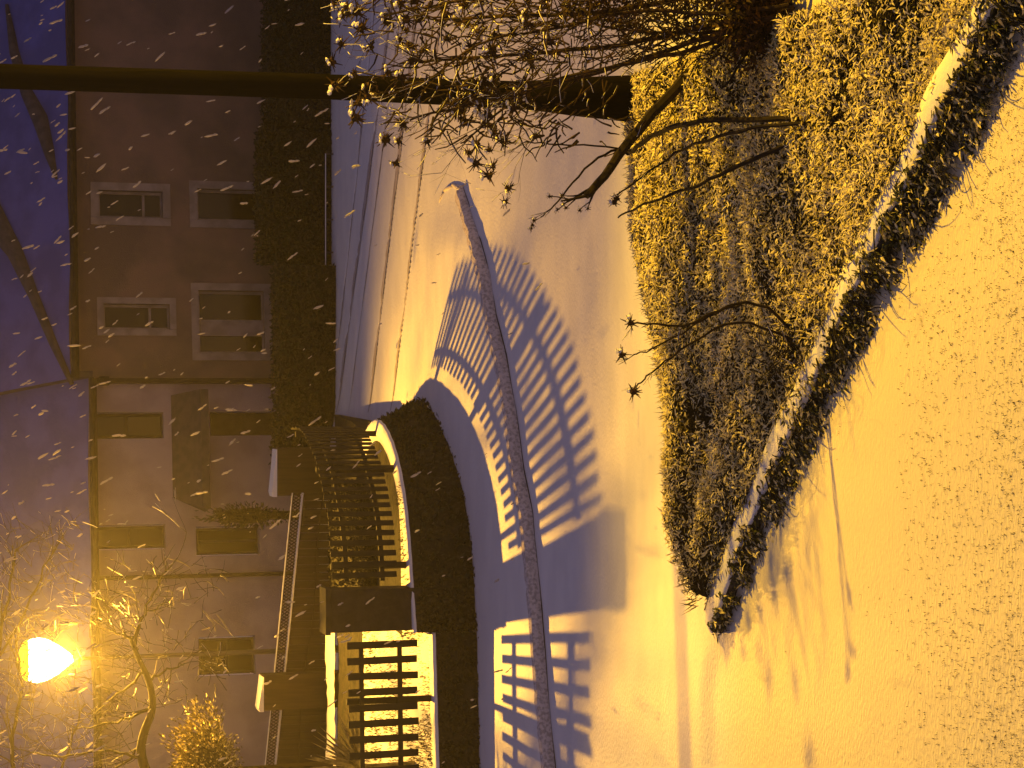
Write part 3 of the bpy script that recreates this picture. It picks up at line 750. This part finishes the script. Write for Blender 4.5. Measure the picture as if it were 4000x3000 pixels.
def twigs(mb, sn, p, d, L, r, depth, tips, spread=.55, snow=.5, wob=.18):
    n = max(3, int(L / .12)); pts = [Vector(p)]; d = Vector(d).normalized()
    for i in range(n):
        d = (d + Vector((rnd.uniform(-wob,wob), rnd.uniform(-wob,wob), rnd.uniform(-wob,wob) + .02))).normalized(); pts.append(pts[-1] + d * L / n)
    rs = [r * (1 - .55 * i / n) for i in range(n + 1)]; mb.tube(pts, rs, 5 if r > .012 else 4)
    if snow and rnd.random() < snow: # broken line of snow lying on the twig
        i0 = rnd.randrange(0, n); i1 = min(n, i0 + rnd.randint(1, 3))
        if i1 > i0: sn.tube([q + Vector((-.003, .006, r * .6)) for q in pts[i0:i1+1]], [max(.0035, rs[i] * .6) for i in range(i0, i1+1)], 4)
    if depth == 0: tips.append((pts[-1], d)); return
    for _ in range(rnd.choice((2, 2, 3))):
        k = rnd.randint(max(1, n // 2), n); q = pts[k]; a = Vector((rnd.uniform(-1,1), rnd.uniform(-1,1), rnd.uniform(-1,1)))
        nd = (d + a * spread).normalized(); twigs(mb, sn, q, nd, L * rnd.uniform(.5,.8), rs[k] * .7, depth - 1, tips, spread, snow, wob)
def stem(mb, sn, pts, r0, r1, sub, tips, D0, D1, L=.5, depth=2, spread=.6, snowy=.0):
    P3 = [P(a, b, D0 + (D1 - D0) * i / (len(pts) - 1)) for i, (a, b) in enumerate(pts)]; P3 = smoothline(P3, 2); m_ = len(P3)
    for i in range(1, m_ - 1): P3[i] = P3[i] + Vector((rnd.uniform(-.012,.012), rnd.uniform(-.02,.02), rnd.uniform(-.012,.012)))
    rs = [r0 + (r1 - r0) * i / (m_ - 1) for i in range(m_)]; mb.tube(P3, rs, 7)
    if snowy: sn.tube([q + Vector((-.3*r, .4*r, .6 * r)) for q, r in zip(P3[m_//3:], rs[m_//3:])], [r * snowy for r in rs[m_//3:]], 5)
    for _ in range(sub):
        k = rnd.randint(m_ // 2, m_ - 1); d = (P3[k] - P3[k-1]).normalized()
        twigs(mb, sn, P3[k], (d + Vector((rnd.uniform(-.6,.6), rnd.uniform(-.5,.5), rnd.uniform(-.3,.6)))), L * rnd.uniform(.6,1.2), max(.004, rs[k] * .5), depth, tips, spread)
    return P3
# big shrub right of frame
root = thing('bare_shrub', 'large bare shrub with dried snowy seed heads in front of the tall pole', 'shrub', (3.7, 18.6, .3))
mb = MB(); sn = MB(); tips = []
big_stems = [
 ([(3060,-60),(2700,-20),(2350,60),(2000,60),(1700,80)], .030, .010, 6),
 ([(3050,40),(2700,120),(2400,180),(2100,210),(1800,230),(1560,250)], .030, .008, 7),
 ([(3050,60),(2750,150),(2450,250),(2150,330),(1850,400),(1600,470)], .028, .008, 7),
 ([(3050,-100),(2650,-120),(2200,-60),(1800,0),(1500,60)], .028, .008, 6),
 ([(3050,80),(2700,200),(2350,270),(2100,330),(1950,440),(1800,560)], .022, .006, 6),
 ([(3080,20),(2800,60),(2500,30),(2150,120),(1900,140),(1650,330)], .022, .006, 6),
 ([(3050,-200),(2700,-150),(2300,-100),(1900,-40),(1550,-40)], .022, .006, 5),
 ([(3080,60),(2900,120),(2650,130),(2400,120),(2100,20),(1800,-30)], .022, .006, 5),
 ([(3000,40),(2750,90),(2450,230),(2200,420),(2060,560)], .016, .005, 5)]
for pts, r0, r1, sb in big_stems:
    stem(mb, sn, pts, r0 * 1.15, r1 * 1.3, sb + 5, tips, 18.2 + rnd.uniform(-.2,.3), 20.4 + rnd.uniform(-.7,.7), L=.5, depth=2, spread=.7, snowy=.55)
# dense dead twig tangle low in the shrub
for _ in range(560):
    px = rnd.uniform(2100, 2950); py = rnd.uniform(-150, 280) * (1 - .2*(px-2150)/800); q = P(px, py, rnd.uniform(18.4, 19.9))
    twigs(mb, sn, q, (rnd.uniform(-.9,.4), rnd.uniform(-.4,.4), rnd.uniform(-.1,1)), rnd.uniform(.15,.4), .008, 0, [], snow=.35, wob=.35)
for _ in range(520):
    px = rnd.gauss(1880, 270); py = rnd.uniform(-60, 560); 
    if px < 1370 + py * .25 or py > 470 + (px - 1400) * .15: continue
    q = P(px, py, rnd.uniform(19.2, 20.9)); twigs(mb, sn, q, (rnd.uniform(-1,.3), rnd.uniform(-.5,.5), rnd.uniform(-.4,1)), rnd.uniform(.12,.40), .011, 0, [], snow=.7, wob=.45)
mb.build('branches', M['bushtwig'], root); tag(sn.build('branch_snow', M['cap'], root, smooth=True), kind='stuff')
rnd.shuffle(tips)
vis = [q for q, d in tips if q.x < 4.1][:96]
for q in vis: add_head(root, q, rnd.uniform(1.2, 2.1))
# dark clump at its foot
mb = MB()
for _ in range(2200):
    q = P(rnd.gauss(2960, 60), rnd.gauss(60, 75), rnd.uniform(18.2, 18.7)); mb.blade(q, (rnd.uniform(-1,1), rnd.uniform(-1,1), rnd.uniform(-.6,1)), rnd.uniform(.08,.2), rnd.uniform(.02,.05), bend=.3)
for _ in range(2600):
    px = rnd.uniform(2200, 2900); q = P(px, rnd.uniform(-120, 60 + (px - 2200) * .22), rnd.uniform(18.6, 19.8)); mb.blade(q, (rnd.uniform(-1,1), rnd.uniform(-1,1), rnd.uniform(-.6,1)), rnd.uniform(.05,.12), rnd.uniform(.015,.035), bend=.3)
mb.build('dead_leaves', M['deadleaf'], root)

root = thing('bare_shrub', 'tall dark stemmed bare shrub with a thick cut limb left of the pole foot', 'shrub', tuple(P(3200, 470, 17.6)))
mb = MB(); sn = MB(); tips = []
D = 20.4; DB = 17.4
stem(mb, sn, [(3230,465),(2950,462),(2700,475),(2560,520),(2450,600)], .030, .026, 0, tips, DB, D)
stem(mb, sn, [(2700,280),(2560,430),(2450,560),(2370,680),(2290,765)], .066, .04, 3, tips, D-.2, D, L=.3, depth=1, spread=.4)
stem(mb, sn, [(2450,575),(2350,600),(2250,700),(2170,800),(2115,850)], .016, .006, 4, tips, D, D, L=.16, depth=1)
stem(mb, sn, [(2480,590),(2350,570),(2150,560),(2050,555)], .012, .006, 2, tips, D, D, L=.25, depth=1)
stem(mb, sn, [(3230,480),(2950,495),(2780,540),(2660,580),(2520,680),(2410,760)], .022, .008, 2, tips, DB, D, L=.2, depth=1)
stem(mb, sn, [(3240,520),(3080,560),(2900,640),(2750,715),(2620,760),(2500,800),(2415,850)], .030, .008, 2, tips, DB, D, L=.2, depth=1)
stem(mb, sn, [(2950,150),(2870,290),(2820,345)], .014, .01, 0, tips, 18.6, 18.6)
mb.build('branches', M['limb'], root); tag(sn.build('branch_snow', M['cap'], root, smooth=True), kind='stuff')
for pp in ((2410,775), (2400,790)): add_head(root, P(*pp, D), 1.3)
for q, d in tips[:10]: add_head(root, q, .7)

D = 18.1
root = thing('bare_shrub', 'small bare shrub with three dried flower heads in the middle of the bed', 'shrub', tuple(P(3130, 1300, 17.9)))
mb = MB(); sn = MB(); tips = []; D = 18.1
stem(mb, sn, [(3130,1330),(2980,1170),(2820,1200),(2680,1275),(2560,1270),(2480,1262)], .018, .008, 3, tips, D, D, L=.12, depth=1)
stem(mb, sn, [(2900,1190),(2780,1225),(2680,1290),(2560,1360),(2470,1390)], .012, .006, 5, tips, D, D, L=.16, depth=1)
stem(mb, sn, [(3120,1340),(2900,1240),(2700,1330),(2580,1430),(2520,1475),(2480,1520)], .015, .006, 3, tips, D, D, L=.12, depth=1)
for _ in range(60):
    q = P(rnd.gauss(3090, 50), rnd.gauss(1330, 80), D + rnd.uniform(-.2,.2)); twigs(mb, sn, q, (rnd.uniform(-1,1), rnd.uniform(-.4,.4), rnd.uniform(-.2,1)), rnd.uniform(.15,.45), .005, 0, [], snow=.3, wob=.3)
mb.build('branches', M['limb'], root); tag(sn.build('branch_snow', M['cap'], root, smooth=True), kind='stuff')
for pp in ((2462,1262), (2430,1385), (2475,1530)): add_head(root, P(*pp, D), 1.5)

# ---------------------------------------------------------------- bare street trees on the left
def tree(base, trunk, label, D, limbs, ntw, cover, r0):
    root = thing('bare_tree', label, 'tree', tuple(base)); mb = MB(); sn = MB(); tw = MB(); tips = []
    pts = [Vector(base)] + [P(a, b, D) for a, b in trunk]; pts = smoothline(pts, 2); m_ = len(pts)
    mb.tube(pts, [r0 * (1 - .75 * i / (m_ - 1)) for i in range(m_)], 9)
    for L_, rr in limbs:
        q = smoothline([P(a, b, D + .3 * math.sin(i)) for i, (a, b) in enumerate(L_)], 2)
        for i in range(1, len(q) - 1): q[i] += Vector((rnd.uniform(-.03,.03), 0, rnd.uniform(-.03,.03)))
        mb.tube(q, [rr * (1 - .65 * i / (len(q) - 1)) for i in range(len(q))], 6)
        for _ in range(ntw):
            k = rnd.randint(1, len(q) - 1); d = (q[k] - q[k-1]).normalized()
            twigs(tw, sn, q[k], d + Vector((rnd.uniform(-.8,.8), rnd.uniform(-.5,.5), rnd.uniform(-.4,.9))), rnd.uniform(.4, .9), rr * .35, 2, tips, .7, snow=.55)
    for (a0, a1, b0, b1), nn in cover:
        for _ in range(nn):
            q = P(rnd.uniform(a0, a1), rnd.uniform(b0, b1), D + rnd.uniform(-.8, .8)); twigs(tw, sn, q, (rnd.uniform(-.3,1), rnd.uniform(-.4,.4), rnd.uniform(-.5,.9)), rnd.uniform(.2,.55), .007, 0, [], snow=.45, wob=.3)
    mb.build('trunk', M['bark'], root, smooth=True); tag(tw.build('twigs', M['twig'], root), kind='stuff'); tag(sn.build('twig_snow', M['cap'], root), kind='stuff')
    return root
tree((-8.9, 36.2, .6), [(900,3350),(620,3120),(545,2960),(560,2860),(602,2770),(585,2660),(540,2570),(512,2500)], 'bare branching tree reaching in from the left below the street lamp', 36.2,
     [([(512,2500),(470,2480),(430,2460)], .03), ([(585,2660),(640,2620),(720,2590)], .03), ([(560,2620),(500,2690),(420,2740),(360,2800)], .028),
      ([(530,2540),(540,2440),(590,2330),(640,2240)], .035), ([(600,2760),(520,2800),(420,2830),(300,2850)], .03), ([(560,2900),(480,2990),(350,3050)], .03),
      ([(512,2500),(560,2400),(600,2380),(660,2350)], .022), ([(545,2960),(420,2930),(250,2960),(120,2940)], .03)], 6,
     [((420,900,2200,2800), 190), ((60,520,2650,3000), 140)], .12)
tree((-9.3, 38.6, .6), [(700,3350),(300,3250),(60,3100),(-80,2950)], 'bare tree crown around and above the street lamp', 38.3,
     [([(60,3100),(40,2900),(90,2700),(60,2500)], .05), ([(-80,2950),(-20,2600),(30,2350),(60,2150)], .05), ([(200,3180),(260,2950),(330,2750)], .04), ([(-20,2600),(120,2350),(180,2200),(240,2120)], .03)], 8,
     [((-20,330,2050,2950), 330), ((300,560,2300,2500), 60)], .16)
# evergreen bush, spiky plant, small dark shrub
def bush(name, cpx, cpy, D, rx, rz, n, label, ml, ms, lo=.05, hi=.12):
    c = P(cpx, cpy, D); root = thing(name, label, 'shrub', (c.x, c.y, max(.0, c.z - rz * 1.2))); a = MB(); b = MB()
    for _ in range(n):
        d = Vector((rnd.gauss(0,1), rnd.gauss(0,1), rnd.gauss(0,1))).normalized(); rr = rnd.uniform(.72, 1.05) * (1 + .55 * noise.noise(d * 2.2) + .3 * noise.noise(d * 6))
        q = c + Vector((d.x*rx*rr, d.y*rx*rr*.7, d.z*rz*rr)); (a if rnd.random() < ml else b).blade(q, d + Vector((rnd.uniform(-.7,.7), rnd.uniform(-.7,.7), rnd.uniform(-.2,1))), rnd.uniform(lo, hi), rnd.uniform(.02,.04), bend=.2)
    k = MB().ball(c, (rx*.72, rx*.5, rz*.72), 14, 9, .3); k.tube([(c.x, c.y, c.z - rz*.5), (c.x, c.y, .2)], [.08, .1], 6); k.build('inner_branches', M['leafd'], root)
    a.build('leaves', M[ms], root); b.build('lamplit_snow_dusting', M['lamplit_frost'], root)
bush('evergreen_bush', 800, 3020, 36.9, 1.1, .6, 6500, 'rounded evergreen bush lit yellow below the bare tree at the left edge', .74, 'blade', .04, .10)
bush('small_shrub', 960, 2015, 40.1, .20, .75, 900, 'narrow dark shrub against the light house wall beside the door', .98, 'ivy')
root = thing('spiky_plant', 'yellow lit spiky yucca leaves behind the straight picket fence at the left edge', 'plant', tuple(G(1470, 3010, .8)))
mb = MB(); c = P(1420, 3000, 31.2)
for _ in range(110):
    th = rnd.uniform(-.2, math.pi + .2) if rnd.random() < .8 else rnd.uniform(0, 6.28)
    d = Vector((math.cos(th), rnd.uniform(-.6,.6), abs(math.sin(th)) + .1)).normalized(); L_ = rnd.uniform(.45,.95)
    side = Vector((0, 1, 0)); mb.blade(c + d * .05, d, L_, .045, side=side, bend=-.08)
mb.tube([(c.x, c.y, .6), (c.x, c.y, c.z)], [.07, .06], 8)
mb.build('leaves', M['yucca'], root)

# ---------------------------------------------------------------- falling snow
mb = MB(); fd = (Rt * .55 - Up * 1.0).normalized()
def flake(px, py, D):
    c = P(px, py, D); s = D / 30 * rnd.choice((.45, .6, .8, 1, 1.3)); L_ = .050 * s * rnd.uniform(.5, 1.4); r = .0135 * s
    ang = rnd.gauss(0, .25); d = (fd + Rt.cross(Fw) * 0 + Rt * ang).normalized(); q = d.to_track_quat('Z', 'Y').to_matrix()
    mb.ball(c, (r, r, L_), 6, 5, .5, q)
    if rnd.random() < .45: mb.ball(c + d * L_ * 1.2 + Rt * rnd.uniform(-.01,.01), (r*.9, r*.9, L_*.55), 6, 4, .6, q)
for _ in range(330):
    px = rnd.uniform(-20, 1330); py = rnd.uniform(-20, 3020); flake(px, py, rnd.uniform(25, 37))
for _ in range(100): flake(rnd.uniform(-20, 420), rnd.uniform(-20, 3020), rnd.uniform(25, 37))
for _ in range(60): flake(rnd.uniform(1330, 2100), rnd.uniform(300, 3000), rnd.uniform(22, 28))
tag(mb.build('falling_snow', M['flake'], smooth=True), 'snowflakes drifting through the lamp light in front of the houses', 'snow', kind='stuff')

# ---------------------------------------------------------------- snowy night air
vm = bpy.data.materials.new('snowy_air'); vm.use_nodes = True; nt = vm.node_tree; nt.nodes.remove(nt.nodes['Principled BSDF'])
pv = nt.nodes.new('ShaderNodeVolumePrincipled'); pv.inputs['Density'].default_value = .0009; pv.inputs['Color'].default_value = (.9, .88, .86, 1); pv.inputs['Anisotropy'].default_value = .8
nt.links.new(pv.outputs[0], nt.nodes['Material Output'].inputs['Volume'])
tag(MB().box((0, 22, 5.5), (60, 60, 14)).build('haze', vm), kind='stuff')
SC.cycles.volume_bounces = 0
